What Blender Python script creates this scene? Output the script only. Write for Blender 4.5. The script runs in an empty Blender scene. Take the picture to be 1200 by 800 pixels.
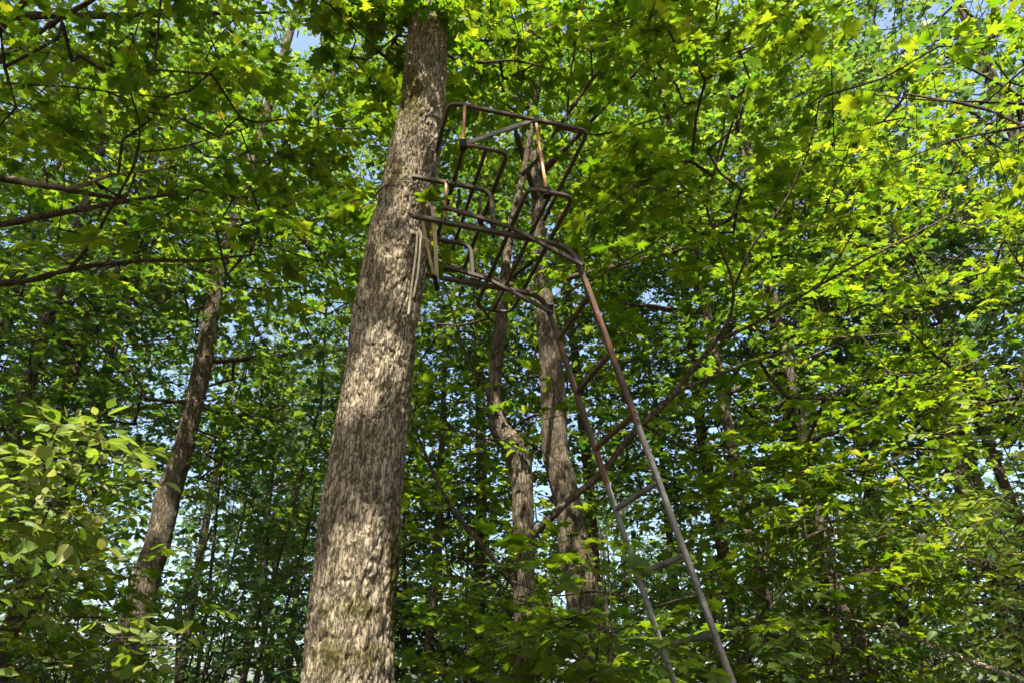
import bpy, math, random
import numpy as np
from mathutils import Vector, Matrix
random.seed(7)
RNG = np.random.default_rng(11)
scene = bpy.context.scene
COL = scene.collection
R = math.radians

# ------------------------------------------------------------------ camera, sky, sun, exposure
CAM = np.array([0.0, 0.0, 1.6])
PITCH = R(28.6)
FPX = 800.0                      # focal length in pixels of the 1200 px wide photograph
cam = bpy.data.objects.new('camera', bpy.data.cameras.new('camera'))
COL.objects.link(cam)
cam.location = CAM
cam.rotation_euler = (R(90) + PITCH, 0, 0)
cam.data.sensor_width = 36.0
cam.data.lens = 36.0 * FPX / 1200.0
cam.data.clip_start = 0.05
cam.data.clip_end = 1000
scene.camera = cam

SUN_AZ, SUN_EL = R(188), R(58)   # azimuth clockwise from +Y (the way the camera looks)
TO_SUN = np.array([math.sin(SUN_AZ) * math.cos(SUN_EL), math.cos(SUN_AZ) * math.cos(SUN_EL), math.sin(SUN_EL)])
world = bpy.data.worlds.new('World')
scene.world = world
world.use_nodes = True
wn = world.node_tree.nodes
sky = wn.new('ShaderNodeTexSky')
sky.sky_type = 'NISHITA'
sky.sun_disc = False
sky.sun_elevation = SUN_EL
sky.sun_rotation = SUN_AZ
sky.air_density = 1.0
sky.dust_density = 4.0
wn['Background'].inputs['Strength'].default_value = 0.135
world.node_tree.links.new(sky.outputs[0], wn['Background'].inputs[0])
sun = bpy.data.objects.new('sun', bpy.data.lights.new('sun', 'SUN'))
COL.objects.link(sun)
sun.data.energy = 5.0
sun.data.angle = R(0.5)
sun.data.color = (1.0, 0.92, 0.78)
sun.rotation_euler = Vector(-TO_SUN).to_track_quat('-Z', 'Y').to_euler()
sun.location = (0, -10, 30)
vs = scene.view_settings
vs.view_transform = 'Standard'
vs.look = 'None'
vs.gamma = 1
vs.use_curve_mapping = False
vs.exposure = 1.75
scene.cycles.adaptive_threshold = 0.02
scene.cycles.max_bounces = 4
scene.cycles.diffuse_bounces = 3
scene.cycles.transmission_bounces = 3
scene.cycles.glossy_bounces = 1
scene.cycles.transparent_max_bounces = 2

# ------------------------------------------------------------------ pixels and directions
CP, SP = math.cos(PITCH), math.sin(PITCH)

def ray(px, py):
    u, v = (px - 600) / FPX, (400 - py) / FPX
    return np.array([u, CP - v * SP, SP + v * CP])

def at_y(px, py, d):             # the point of that direction that stands d metres ahead
    r = ray(px, py)
    return CAM + r * (d / r[1])

def at_depth(px, py, dep):
    return CAM + ray(px, py) * dep

def project(P):
    P = np.atleast_2d(P) - CAM
    dep = P[:, 1] * CP + P[:, 2] * SP
    v = P[:, 2] * CP - P[:, 1] * SP
    dd = np.where(dep > 0.05, dep, 1e9)
    return 600 + FPX * P[:, 0] / dd, 400 - FPX * v / dd, dep

# ------------------------------------------------------------------ materials
def mat(name):
    m = bpy.data.materials.new(name)
    m.use_nodes = True
    nt = m.node_tree
    return m, nt, nt.nodes['Principled BSDF']

def N(nt, kind, **kw):
    n = nt.nodes.new(kind)
    for k, v in kw.items():
        if k in n.inputs.keys():
            n.inputs[k].default_value = v
        else:
            setattr(n, k, v)
    return n

def ramp(nt, fac, stops):
    r = nt.nodes.new('ShaderNodeValToRGB')
    e = r.color_ramp.elements
    while len(e) > 1:
        e.remove(e[-1])
    e[0].position, e[0].color = stops[0][0], (*stops[0][1], 1)
    for p, c in stops[1:]:
        x = e.new(p)
        x.color = (*c, 1)
    nt.links.new(fac, r.inputs[0])
    return r.outputs[0]

def leaf_material(name, refl, trans, mixf=0.45, rough=0.5):
    m, nt, b = mat(name)
    L = nt.links.new
    at = N(nt, 'ShaderNodeAttribute', attribute_name='tint')
    oi = N(nt, 'ShaderNodeObjectInfo')
    ad = N(nt, 'ShaderNodeMath', operation='ADD')
    L(at.outputs['Fac'], ad.inputs[0]); L(oi.outputs['Random'], ad.inputs[1])
    fr = N(nt, 'ShaderNodeMath', operation='FRACT'); L(ad.outputs[0], fr.inputs[0])
    c1 = ramp(nt, fr.outputs[0], refl)
    c2 = ramp(nt, fr.outputs[0], trans)
    L(c1, b.inputs['Base Color'])
    b.inputs['Roughness'].default_value = rough
    b.inputs['Specular IOR Level'].default_value = 0.35
    tr = N(nt, 'ShaderNodeBsdfTranslucent'); L(c2, tr.inputs[0])
    mx = N(nt, 'ShaderNodeMixShader'); mx.inputs[0].default_value = mixf
    L(b.outputs[0], mx.inputs[1]); L(tr.outputs[0], mx.inputs[2])
    L(mx.outputs[0], nt.nodes['Material Output'].inputs[0])
    return m

def S(*a):
    return [(p, c) for p, c in a]
M = {}
def tone(stops, k):
    return [(p, tuple(v * k for v in c)) for p, c in stops]
M['maple'] = leaf_material('maple_leaf',
    S((0, (.03, .062, .009)), (.45, (.042, .083, .011)), (.985, (.062, .1, .013)), (1, (.11, .11, .018))),
    S((0, (.11, .24, .006)), (.45, (.2, .335, .008)), (.985, (.35, .43, .012)), (1, (.46, .4, .025))), 0.52)
M['upper'] = leaf_material('canopy_leaf',
    S((0, (.025, .058, .012)), (.5, (.038, .08, .015)), (1, (.062, .1, .018))),
    S((0, (.08, .205, .014)), (.5, (.15, .29, .018)), (1, (.28, .38, .022))), 0.48)
M['far'] = leaf_material('far_leaf',
    S((0, (.028, .072, .03)), (.5, (.042, .1, .033)), (1, (.085, .125, .033))),
    S((0, (.09, .21, .035)), (.5, (.15, .285, .04)), (1, (.29, .37, .035))), 0.42)
M['oval'] = leaf_material('oval_leaf',
    S((0, (.07, .125, .022)), (.6, (.115, .17, .035)), (1, (.18, .19, .055))),
    S((0, (.2, .34, .02)), (.6, (.32, .44, .04)), (1, (.42, .43, .08))), 0.42)

def bark_material(name, light, dark, moss=0.0, mosscol=(.11, .11, .018), scale=1.0):
    m, nt, b = mat(name)
    L = nt.links.new
    tc = N(nt, 'ShaderNodeTexCoord')
    mp = N(nt, 'ShaderNodeMapping'); mp.inputs['Scale'].default_value = (1, 1, .22)
    L(tc.outputs['Object'], mp.inputs[0])
    n1 = N(nt, 'ShaderNodeTexNoise', Scale=26 * scale, Detail=6, Roughness=.65); L(mp.outputs[0], n1.inputs['Vector'])
    n2 = N(nt, 'ShaderNodeTexNoise', Scale=4.5, Detail=5, Roughness=.6); L(tc.outputs['Object'], n2.inputs['Vector'])
    vo = N(nt, 'ShaderNodeTexVoronoi', feature='DISTANCE_TO_EDGE', Scale=34 * scale)
    wob = N(nt, 'ShaderNodeMixRGB', blend_type='LINEAR_LIGHT'); wob.inputs[0].default_value = .06
    L(mp.outputs[0], wob.inputs[1]); L(n1.outputs['Color'], wob.inputs[2]); L(wob.outputs[0], vo.inputs['Vector'])
    c = ramp(nt, n1.outputs['Fac'], S((.28, dark), (.5, tuple((x + y) / 2 for x, y in zip(light, dark))), (.72, light)))
    lich = ramp(nt, n2.outputs['Fac'], S((.5, (0, 0, 0)), (.66, (1, 1, 1))))
    mxl = N(nt, 'ShaderNodeMixRGB'); mxl.inputs[2].default_value = (*[min(1, v * 1.25 + .02) for v in light], 1)
    fl = N(nt, 'ShaderNodeMath', operation='MULTIPLY'); fl.inputs[1].default_value = .55
    L(lich, fl.inputs[0]); L(fl.outputs[0], mxl.inputs[0]); L(c, mxl.inputs[1])
    out = mxl.outputs[0]
    crack = ramp(nt, vo.outputs['Distance'], S((0, (0, 0, 0)), (.12, (1, 1, 1))))
    dk = N(nt, 'ShaderNodeMixRGB', blend_type='MULTIPLY'); dk.inputs[0].default_value = .78
    L(out, dk.inputs[1]); L(crack, dk.inputs[2]); out = dk.outputs[0]
    if moss:
        at = N(nt, 'ShaderNodeAttribute', attribute_name='moss')
        n3 = N(nt, 'ShaderNodeTexNoise', Scale=22, Detail=9, Roughness=.85); L(tc.outputs['Object'], n3.inputs['Vector'])
        ml = N(nt, 'ShaderNodeMath', operation='MULTIPLY_ADD'); ml.inputs[1].default_value = .75
        L(at.outputs['Fac'], ml.inputs[0]); L(n3.outputs['Fac'], ml.inputs[2])
        mf = ramp(nt, ml.outputs[0], S((.74, (0, 0, 0)), (.92, (1, 1, 1))))
        n4 = N(nt, 'ShaderNodeTexNoise', Scale=60, Detail=4); L(tc.outputs['Object'], n4.inputs['Vector'])
        mc = ramp(nt, n4.outputs['Fac'], S((.3, (.03, .024, .01)), (.55, mosscol), (.75, (.16, .135, .025))))
        mm = N(nt, 'ShaderNodeMixRGB'); L(mf, mm.inputs[0]); L(out, mm.inputs[1]); L(mc, mm.inputs[2])
        out = mm.outputs[0]
    L(out, b.inputs['Base Color'])
    b.inputs['Roughness'].default_value = .95
    b.inputs['Specular IOR Level'].default_value = .15
    ad = N(nt, 'ShaderNodeMath', operation='ADD'); L(crack, ad.inputs[0]); L(n1.outputs['Fac'], ad.inputs[1])
    bp = N(nt, 'ShaderNodeBump', Strength=.8, Distance=.012); L(ad.outputs[0], bp.inputs['Height'])
    L(bp.outputs[0], b.inputs['Normal'])
    return m
M['bark_big'] = bark_material('furrowed_bark', (.34, .288, .205), (.13, .105, .073), moss=1, mosscol=(.075, .068, .014))
M['bark_grey'] = bark_material('grey_bark', (.19, .155, .11), (.055, .042, .03), moss=1)
M['bark_dark'] = bark_material('dark_bark', (.16, .12, .085), (.05, .038, .028))
M['twig'] = bark_material('twig_bark', (.11, .085, .06), (.04, .03, .022))
M['dead'] = bark_material('dead_wood', (.42, .36, .28), (.2, .16, .12))

def metal_material(name, c_a, c_b, c_c, thr=.5, rough=.55, metallic=.25):
    m, nt, b = mat(name)
    L = nt.links.new
    tc = N(nt, 'ShaderNodeTexCoord')
    n1 = N(nt, 'ShaderNodeTexNoise', Scale=5.5, Detail=9, Roughness=.7); L(tc.outputs['Object'], n1.inputs['Vector'])
    n2 = N(nt, 'ShaderNodeTexNoise', Scale=70, Detail=5, Roughness=.7); L(tc.outputs['Object'], n2.inputs['Vector'])
    ad = N(nt, 'ShaderNodeMath', operation='MULTIPLY_ADD'); ad.inputs[1].default_value = .3
    L(n2.outputs['Fac'], ad.inputs[0]); L(n1.outputs['Fac'], ad.inputs[2])
    c = ramp(nt, ad.outputs[0], S((thr, c_a), (thr + .12, c_b), (thr + .3, c_c)))
    L(c, b.inputs['Base Color'])
    b.inputs['Metallic'].default_value = metallic
    rr = ramp(nt, n2.outputs['Fac'], S((.3, (rough - .15,) * 3), (.7, (min(1, rough + .25),) * 3)))
    L(rr, b.inputs['Roughness'])
    bp = N(nt, 'ShaderNodeBump', Strength=.5, Distance=.002); L(n2.outputs['Fac'], bp.inputs['Height'])
    L(bp.outputs[0], b.inputs['Normal'])
    return m
M['brown_steel'] = metal_material('weathered_brown_steel', (.05, .038, .03), (.075, .052, .038), (.16, .07, .03), .62)
M['rust_steel'] = metal_material('rusty_steel', (.055, .038, .028), (.1, .05, .028), (.24, .1, .04), .58)
M['grey_steel'] = metal_material('grey_galvanised_steel', (.10, .095, .088), (.21, .205, .19), (.17, .085, .04), .56, .6, .3)
M['rust_post'] = metal_material('orange_rust_steel', (.2, .11, .06), (.28, .13, .06), (.4, .2, .1), .5)

def simple_material(name, c, rough=.8, var=.25, sc=30):
    m, nt, b = mat(name)
    tc = N(nt, 'ShaderNodeTexCoord')
    n1 = N(nt, 'ShaderNodeTexNoise', Scale=sc, Detail=5); nt.links.new(tc.outputs['Object'], n1.inputs['Vector'])
    o = ramp(nt, n1.outputs['Fac'], S((.3, tuple(x * (1 - var) for x in c)), (.7, tuple(min(1, x * (1 + var)) for x in c))))
    nt.links.new(o, b.inputs['Base Color'])
    b.inputs['Roughness'].default_value = rough
    return m
M['strap'] = simple_material('pale_webbing', (.52, .45, .33), .9, .25, 25)
M['black'] = simple_material('black_buckle', (.02, .02, .02), .95)
M['black'].node_tree.nodes['Principled BSDF'].inputs['Specular IOR Level'].default_value = .1

# ------------------------------------------------------------------ meshes and objects
def mesh_np(name, V, F, nside, material, attr=None, smooth=False):
    """V (n,3), F (m,nside)."""
    me = bpy.data.meshes.new(name)
    V = np.ascontiguousarray(V, dtype=np.float32)
    F = np.ascontiguousarray(F, dtype=np.int32)
    me.vertices.add(len(V)); me.vertices.foreach_set('co', V.ravel())
    me.loops.add(F.size); me.loops.foreach_set('vertex_index', F.ravel())
    me.polygons.add(len(F)); me.polygons.foreach_set('loop_start', np.arange(0, F.size, nside, dtype=np.int32))
    if attr:
        for k, (dom, arr) in attr.items():
            a = me.attributes.new(k, 'FLOAT', dom)
            a.data.foreach_set('value', np.ascontiguousarray(arr, dtype=np.float32))
    me.materials.append(material)
    me.update(calc_edges=True)
    if smooth:
        me.polygons.foreach_set('use_smooth', np.ones(len(F), dtype=bool))
    return me

def link(name, me, parent=None, loc=None, **props):
    o = bpy.data.objects.new(name, me)
    COL.objects.link(o)
    if parent:
        o.parent = parent
    if loc is not None:
        o.location = loc
    for k, v in props.items():
        o[k] = v
    return o

def thing(name, label, cat, loc, group=None):
    e = link(name, None, None, loc, label=label, category=cat)
    e.empty_display_size = .1
    if group:
        e['group'] = group
    return e

# --- sweeps
def fillet(pts, rad, n=5):
    pts = [np.array(p, float) for p in pts]
    out = [pts[0]]
    for i in range(1, len(pts) - 1):
        a, b, c = pts[i - 1], pts[i], pts[i + 1]
        d1, d2 = a - b, c - b
        l1, l2 = np.linalg.norm(d1), np.linalg.norm(d2)
        r = min(rad, l1 * .45, l2 * .45)
        p, q = b + d1 / l1 * r, b + d2 / l2 * r
        for k in range(n + 1):
            t = k / n
            out.append((1 - t) ** 2 * p + 2 * t * (1 - t) * b + t * t * q)
    out.append(pts[-1])
    return np.array(out)

def frames(P, up=None):
    P = np.asarray(P, float)
    T = np.gradient(P, axis=0)
    T /= np.linalg.norm(T, axis=1)[:, None] + 1e-12
    u = np.array(up if up is not None else ([0, 0, 1.0] if abs(T[0][2]) < .8 else [0, 1.0, 0]))
    A = np.zeros_like(P); B = np.zeros_like(P)
    for i in range(len(P)):
        a = u - T[i] * (u @ T[i])
        a /= np.linalg.norm(a) + 1e-12
        A[i] = a; B[i] = np.cross(T[i], a); u = a
    return T, A, B

def sweep(P, prof, up=None, scale=None):
    """closed solid along P with a 2-D profile prof (k,2)."""
    P = np.asarray(P, float); prof = np.asarray(prof, float)
    T, A, B = frames(P, up)
    n, k = len(P), len(prof)
    sc = np.ones(n) if scale is None else np.asarray(scale)
    V = P[:, None] + (A[:, None] * prof[None, :, 0, None] + B[:, None] * prof[None, :, 1, None]) * sc[:, None, None]
    V = V.reshape(-1, 3)
    F = []
    for i in range(n - 1):
        for j in range(k):
            j2 = (j + 1) % k
            F.append((i * k + j, i * k + j2, (i + 1) * k + j2, (i + 1) * k + j))
    c0, c1 = len(V), len(V) + 1
    V = np.vstack([V, P[0], P[-1]])
    T3 = []
    for j in range(k):
        j2 = (j + 1) % k
        T3.append((c0, j2, j)); T3.append((c1, (n - 1) * k + j, (n - 1) * k + j2))
    return V, [tuple(f) for f in F] + T3

def boxprof(w, h, r=.2):
    w, h = w / 2, h / 2
    b = min(w, h) * r
    return [(w, h - b), (w - b, h), (-w + b, h), (-w, h - b), (-w, -h + b), (-w + b, -h), (w - b, -h), (w, -h + b)]

def roundprof(r, n=10):
    return [(r * math.cos(2 * math.pi * i / n), r * math.sin(2 * math.pi * i / n)) for i in range(n)]

def solid(name, parts, material, parent, base, smooth=False, **props):
    """one mesh object out of (V, F) solids in world coordinates."""
    V, F, o = [], [], 0
    for v, f in parts:
        V.append(np.asarray(v) - base); F += [tuple(i + o for i in x) for x in f]; o += len(v)
    me = bpy.data.meshes.new(name)
    me.from_pydata(np.vstack(V).tolist(), [], F)
    me.materials.append(material)
    if smooth:
        for p in me.polygons:
            p.use_smooth = True
    me.update()
    return link(name, me, parent, **props)

# ------------------------------------------------------------------ ground
def build_ground():
    n = 90
    g = np.linspace(-1, 1, n)
    g = np.sign(g) * np.abs(g) ** 2.2 * 380
    X, Y = np.meshgrid(g, g + 8)
    Z = .06 * np.sin(X * .7 + 1) * np.cos(Y * .55) + .03 * np.sin(X * 2.1) * np.sin(Y * 1.7)
    Z = Z * np.clip(np.hypot(X, Y) / 6, 0, 1) - .03
    V = np.stack([X, Y, Z], -1).reshape(-1, 3)
    i = np.arange(n * n).reshape(n, n)
    F = np.stack([i[:-1, :-1], i[:-1, 1:], i[1:, 1:], i[1:, :-1]], -1).reshape(-1, 4)
    m, nt, b = mat('leaf_litter')
    tc = N(nt, 'ShaderNodeTexCoord')
    vo = N(nt, 'ShaderNodeTexVoronoi', Scale=14); nt.links.new(tc.outputs['Object'], vo.inputs['Vector'])
    no = N(nt, 'ShaderNodeTexNoise', Scale=.6, Detail=6); nt.links.new(tc.outputs['Object'], no.inputs['Vector'])
    sx = N(nt, 'ShaderNodeSeparateColor'); nt.links.new(vo.outputs['Color'], sx.inputs[0])
    c = ramp(nt, sx.outputs[0], S((0, (.05, .032, .018)), (.5, (.12, .075, .04)), (1, (.2, .14, .08))))
    gmix = N(nt, 'ShaderNodeMixRGB'); gmix.inputs[2].default_value = (.05, .085, .02, 1)
    nt.links.new(ramp(nt, no.outputs['Fac'], S((.5, (0, 0, 0)), (.7, (.8, .8, .8)))), gmix.inputs[0])
    nt.links.new(c, gmix.inputs[1]); nt.links.new(gmix.outputs[0], b.inputs['Base Color'])
    b.inputs['Roughness'].default_value = 1
    bp = N(nt, 'ShaderNodeBump', Strength=1, Distance=.03); nt.links.new(vo.outputs['Distance'], bp.inputs['Height'])
    nt.links.new(bp.outputs[0], b.inputs['Normal'])
    link('ground', mesh_np('ground', V, F, 4, m, smooth=True), kind='structure')
build_ground()

# ------------------------------------------------------------------ trunks
def worley(u, v, period, seed):
    """F2-F1 of jittered cells; u periodic with integer period."""
    rg = np.random.default_rng(seed)
    H = int(v.max()) + 4
    J = rg.random((period, H, 2))
    cu, cv = np.floor(u).astype(int), np.floor(v).astype(int)
    f1 = np.full(u.shape, 9.0); f2 = np.full(u.shape, 9.0)
    for du in (-1, 0, 1):
        for dv in (-1, 0, 1):
            a, b = cu + du, np.clip(cv + dv, 0, H - 1)
            j = J[a % period, b]
            d = np.hypot(a + j[..., 0] - u, b + j[..., 1] - v)
            m = d < f1
            f2 = np.where(m, f1, np.minimum(f2, d)); f1 = np.where(m, d, f1)
    return f2 - f1, f1

def vnoise(u, v, period, seed):
    rg = np.random.default_rng(seed)
    H = int(v.max()) + 3
    G = rg.random((period, H))
    cu, cv = np.floor(u).astype(int), np.floor(v).astype(int)
    fu, fv = u - cu, v - cv
    fu, fv = fu * fu * (3 - 2 * fu), fv * fv * (3 - 2 * fv)
    cv = np.clip(cv, 0, H - 2)
    g = lambda a, b: G[a % period, b]
    return (g(cu, cv) * (1 - fu) + g(cu + 1, cv) * fu) * (1 - fv) + (g(cu, cv + 1) * (1 - fu) + g(cu + 1, cv + 1) * fu) * fv

def resample(P, r, step):
    P = np.asarray(P, float); r = np.asarray(r, float)
    s = np.concatenate([[0], np.cumsum(np.linalg.norm(np.diff(P, axis=0), axis=1))])
    n = max(3, int(s[-1] / step))
    t = np.linspace(0, s[-1], n)
    Q = np.stack([np.interp(t, s, P[:, k]) for k in range(3)], 1)
    q = np.interp(t, s, r)
    for _ in range(max(1, int(.18 / step))):      # round the corners of the traced line
        Q[1:-1] = .25 * Q[:-2] + .5 * Q[1:-1] + .25 * Q[2:]
        q[1:-1] = .25 * q[:-2] + .5 * q[1:-1] + .25 * q[2:]
    return Q, q, t

def trunk_mesh(name, P, r, base, material, res=.02, plate=.035, depth=.012, seed=1, moss=None, flare=True):
    P, r, t = resample(P, r, res)
    ncirc = max(10, int(2 * math.pi * r.max() / res))
    T, A, B = frames(P, [0, -1, .01])
    th = np.linspace(0, 2 * math.pi, ncirc, endpoint=False)
    TH, TT = np.meshgrid(th, t)
    per = max(6, int(2 * math.pi * r.mean() / plate))
    u = TH / (2 * math.pi) * per; v = TT / (plate * 4.0)
    wob = vnoise(TH / (2 * math.pi) * per, TT / (plate * 2), per, seed + 5)
    u2 = u + (wob - .5) * .9
    e, f1 = worley(u2, v, per, seed)
    e2, _ = worley(u2 * 2, v * 2.2, per * 2, seed + 1)
    low = vnoise(TH / (2 * math.pi) * 5, TT / .5, 5, seed + 2) - .5
    mid = vnoise(TH / (2 * math.pi) * 12, TT / .18, 12, seed + 3) - .5
    fine = vnoise(TH / (2 * math.pi) * ncirc / 2, TT / (res * 2), max(3, ncirc // 2), seed + 4) - .5
    pl = vnoise(u2 * .8, v * .8, max(3, int(per * .8)), seed + 9)
    w2 = (vnoise(u, TT / (plate * 3), per, seed + 12) - .5) * 1.3
    ridge = np.abs(2 * vnoise(u + w2, TT / (plate * 9), per, seed + 7) - 1)
    ridge2 = np.abs(2 * vnoise(u * 2 + w2 * 1.5, TT / (plate * 6), per * 2, seed + 8) - 1)
    fur = np.clip(ridge * 2.6, 0, 1) * .65 + np.clip(ridge2 * 3, 0, 1) * .35
    disp = depth * (fur - .75) + depth * .45 * (np.clip(e * 4, 0, 1) - .7) * (.4 + 1.2 * pl) + depth * .3 * fine
    disp = disp + r[:, None] * (.09 * low + .025 * mid)
    rr = r[:, None] + disp
    if flare:
        z = P[:, 2] - base[2]
        fl = np.exp(-np.clip(z, 0, 9) / .3) * .5
        rr = rr * (1 + fl[:, None] * (1 + .5 * np.cos(TH * 5 + seed)))
    V = P[:, None] + A[:, None] * (np.cos(TH) * rr)[..., None] + B[:, None] * (np.sin(TH) * rr)[..., None]
    n = len(P)
    i = np.arange(n * ncirc).reshape(n, ncirc)
    F = np.stack([i[:-1], np.roll(i, -1, 1)[:-1], np.roll(i, -1, 1)[1:], i[1:]], -1).reshape(-1, 4)
    W = V.reshape(-1, 3)
    attr = None
    if moss is not None:
        attr = {'moss': ('POINT', moss(W))}
    return mesh_np(name, W - base, F, 4, material, attr, smooth=True), P, r

def limb_mesh(name, P, r, base, material, step=.06, jit=.5, seed=0, sides=8):
    P, r, t = resample(P, r, step)
    rg = np.random.default_rng(seed + 99)
    k = rg.normal(0, 1, P.shape)
    for _ in range(3):
        k[1:-1] = (k[:-2] + k[1:-1] + k[2:]) / 3
    w = np.sin(np.linspace(0, math.pi, len(P))) ** .5
    P = P + k * (r * jit * w)[:, None]
    r = r * (1 + .12 * rg.normal(0, 1, len(r)))
    T, A, B = frames(P)
    th = np.linspace(0, 2 * math.pi, sides, endpoint=False)
    V = P[:, None] + (A[:, None] * np.cos(th)[None, :, None] + B[:, None] * np.sin(th)[None, :, None]) * r[:, None, None]
    n = len(P)
    i = np.arange(n * sides).reshape(n, sides)
    F = np.stack([i[:-1], np.roll(i, -1, 1)[:-1], np.roll(i, -1, 1)[1:], i[1:]], -1).reshape(-1, 4)
    V = V.reshape(-1, 3)
    return mesh_np(name, V - base, F, 4, material, smooth=True), P, r

# ------------------------------------------------------------------ leaves
def fan(half, petiole=True, droop=.16, tipdroop=.12):
    """leaf template: half outline (x along the rib, y aside) from the base to the tip."""
    left = [(x, y) for x, y in half]
    right = [(x, -y) for x, y in reversed(half[:-1])]
    out = left + right
    pts = [(0, 0)] + out
    V = [(x, y, -droop * abs(y) - tipdroop * x * x + .05 * x) for x, y in pts]
    F = [(0, i, i + 1) for i in range(1, len(out))]
    if petiole:
        k = len(V)
        V += [(-.55, .012, .06), (-.55, -.012, .06), (.04, 0, 0)]
        F.append((k, k + 1, k + 2))
    return np.array(V), np.array(F)
MAPLE = fan([(-.08, .30), (.02, .47), (.17, .34), (.30, .45), (.36, .62), (.50, .44), (.43, .22), (.66, .27), (.74, .13), (1.02, 0)])
MAPLE_MID = fan([(-.02, .46), (.2, .3), (.42, .6), (.45, .2), (.72, .22), (1.0, 0)], petiole=False)
MAPLE_FAR = fan([(.05, .42), (.25, .2), (.5, .48), (1.0, 0)], petiole=False)
OVAL = fan([(.14, .15), (.4, .27), (.66, .22), (.87, .09), (1.0, 0)], droop=-.25)
OVAL_FAR = fan([(.3, .26), (.68, .2), (1.0, 0)], petiole=False, droop=-.25)

def norm(a):
    return a / (np.linalg.norm(a, axis=-1, keepdims=True) + 1e-9)

def spray_leaves(Sp, D, n, L, size, tilt, rg, flat=.9):
    """leaves along a twig at each spray point Sp with heading D."""
    m = len(Sp)
    up = norm(np.array([0, 0, 1.0]) + rg.normal(0, tilt * .6, (m, 3)))
    side = norm(np.cross(up, D))
    k = np.arange(n)
    t = (k // 2 + .6 + rg.uniform(-.25, .25, (m, n))) / ((n + 1) // 2 + .3)
    sgn = np.where(k % 2 == 0, 1, -1)[None, :] * np.ones((m, 1))
    ang = rg.uniform(.55, 1.25, (m, n)) * sgn
    ang[:, -1] *= .15
    Ls = L * rg.uniform(.7, 1.2, (m, 1))
    P = Sp[:, None] + D[:, None] * (t * Ls)[..., None]
    P[..., 2] -= (t ** 2) * .12 * Ls
    fwd = D[:, None] * np.cos(ang)[..., None] + side[:, None] * np.sin(ang)[..., None]
    sz = size * np.clip(rg.normal(.86, .26, (m, n)), .35, 1.5) * rg.uniform(.8, 1.2, (m, 1))
    fwd = norm(fwd + np.array([0, 0, -1]) * rg.uniform(-.1, .5, (m, n))[..., None])
    P = P + fwd * (sz * .5)[..., None]
    nrm = up[:, None] + rg.normal(0, tilt, (m, n, 3))
    y = norm(np.cross(nrm, fwd)); z = np.cross(fwd, y)
    return P.reshape(-1, 3), fwd.reshape(-1, 3), y.reshape(-1, 3), z.reshape(-1, 3), sz.reshape(-1), Ls[:, 0]

def leaf_arrays(tmpl, P, X, Y, Z, s):
    V, F = tmpl
    rq = np.random.default_rng(len(P))
    cz = rq.normal(1.1, 1.1, len(P))[:, None, None]; wy = rq.uniform(.78, 1.15, len(P))[:, None, None]
    W = P[:, None] + s[:, None, None] * (V[None, :, 0, None] * X[:, None] + wy * V[None, :, 1, None] * Y[:, None] + cz * V[None, :, 2, None] * Z[:, None])
    n, k = W.shape[:2]
    FF = (F[None] + (np.arange(n) * k)[:, None, None]).reshape(-1, 3)
    return W.reshape(-1, 3), FF, len(F)

def prisms(P0, P1, r0, r1, sides=3):
    d = norm(P1 - P0)
    u = np.where(np.abs(d[:, 2:3]) < .9, np.array([[0, 0, 1.0]]), np.array([[1.0, 0, 0]]))
    a = norm(np.cross(d, u)); b = np.cross(d, a)
    th = np.arange(sides) * 2 * math.pi / sides
    c = a[:, None] * np.cos(th)[None, :, None] + b[:, None] * np.sin(th)[None, :, None]
    V = np.concatenate([P0[:, None] + c * r0[:, None, None], P1[:, None] + c * r1[:, None, None]], 1)
    n = len(P0)
    f = np.array([(j, (j + 1) % sides, sides + (j + 1) % sides, sides + j) for j in range(sides)])
    F = (f[None] + (np.arange(n) * 2 * sides)[:, None, None]).reshape(-1, 4)
    return V.reshape(-1, 3), F

def grow(seedP, seedR, Sp, rg, r0=.0028, expo=.46, seg=.45):
    """joins every spray point to the nearest wood, so that limbs carry them all."""
    ns = len(seedP)
    cap = ns + len(Sp) * 14
    Nn = np.zeros((cap, 3)); Nn[:ns] = seedP
    par = np.full(cap, -1, int)
    cnt = ns
    d0 = np.min(np.linalg.norm(Sp[:, None] - seedP[None, ::max(1, ns // 120)], axis=2), axis=1)
    D = np.zeros((len(Sp), 3)); tip = np.zeros(len(Sp), int)
    for i in np.argsort(d0):
        s = Sp[i]
        df = s - Nn[:cnt]
        d = np.sqrt((df ** 2).sum(1))
        j = int(np.argmin(d + .45 * np.maximum(0, -df[:, 2])))
        q = Nn[j]; dist = d[j]
        k = int(min(12, max(1, round(dist / seg))))
        last = j
        off = rg.normal(0, .07 * dist / max(k, 1) ** .5, 3)
        for a in range(1, k + 1):
            t = a / k
            p = q + (s - q) * t + off * math.sin(math.pi * t) + (rg.normal(0, .014, 3) if a < k else 0)
            p[2] += .1 * dist * math.sin(math.pi * t) if a < k else 0
            Nn[cnt] = p; par[cnt] = last; last = cnt; cnt += 1
        D[i] = Nn[last] - Nn[par[last]]; tip[i] = last
    Nn = Nn[:cnt]; par = par[:cnt]
    w = np.zeros(cnt); w[tip] += 1
    for a in range(cnt - 1, ns - 1, -1):
        w[par[a]] += w[a]
    rad = r0 * np.maximum(w, 1) ** expo
    e = np.arange(ns, cnt)
    pr = par[e]
    ra = np.minimum(np.where(pr < ns, rad[e] * 1.1, rad[pr]), rad[e] * 1.5)
    D[:, 2] *= .35
    D = norm(D + rg.normal(0, .25, D.shape) * np.array([1, 1, .4]) * (np.linalg.norm(D, axis=1, keepdims=True) + .05))
    return Nn[pr], Nn[e], ra, rad[e], D

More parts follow.
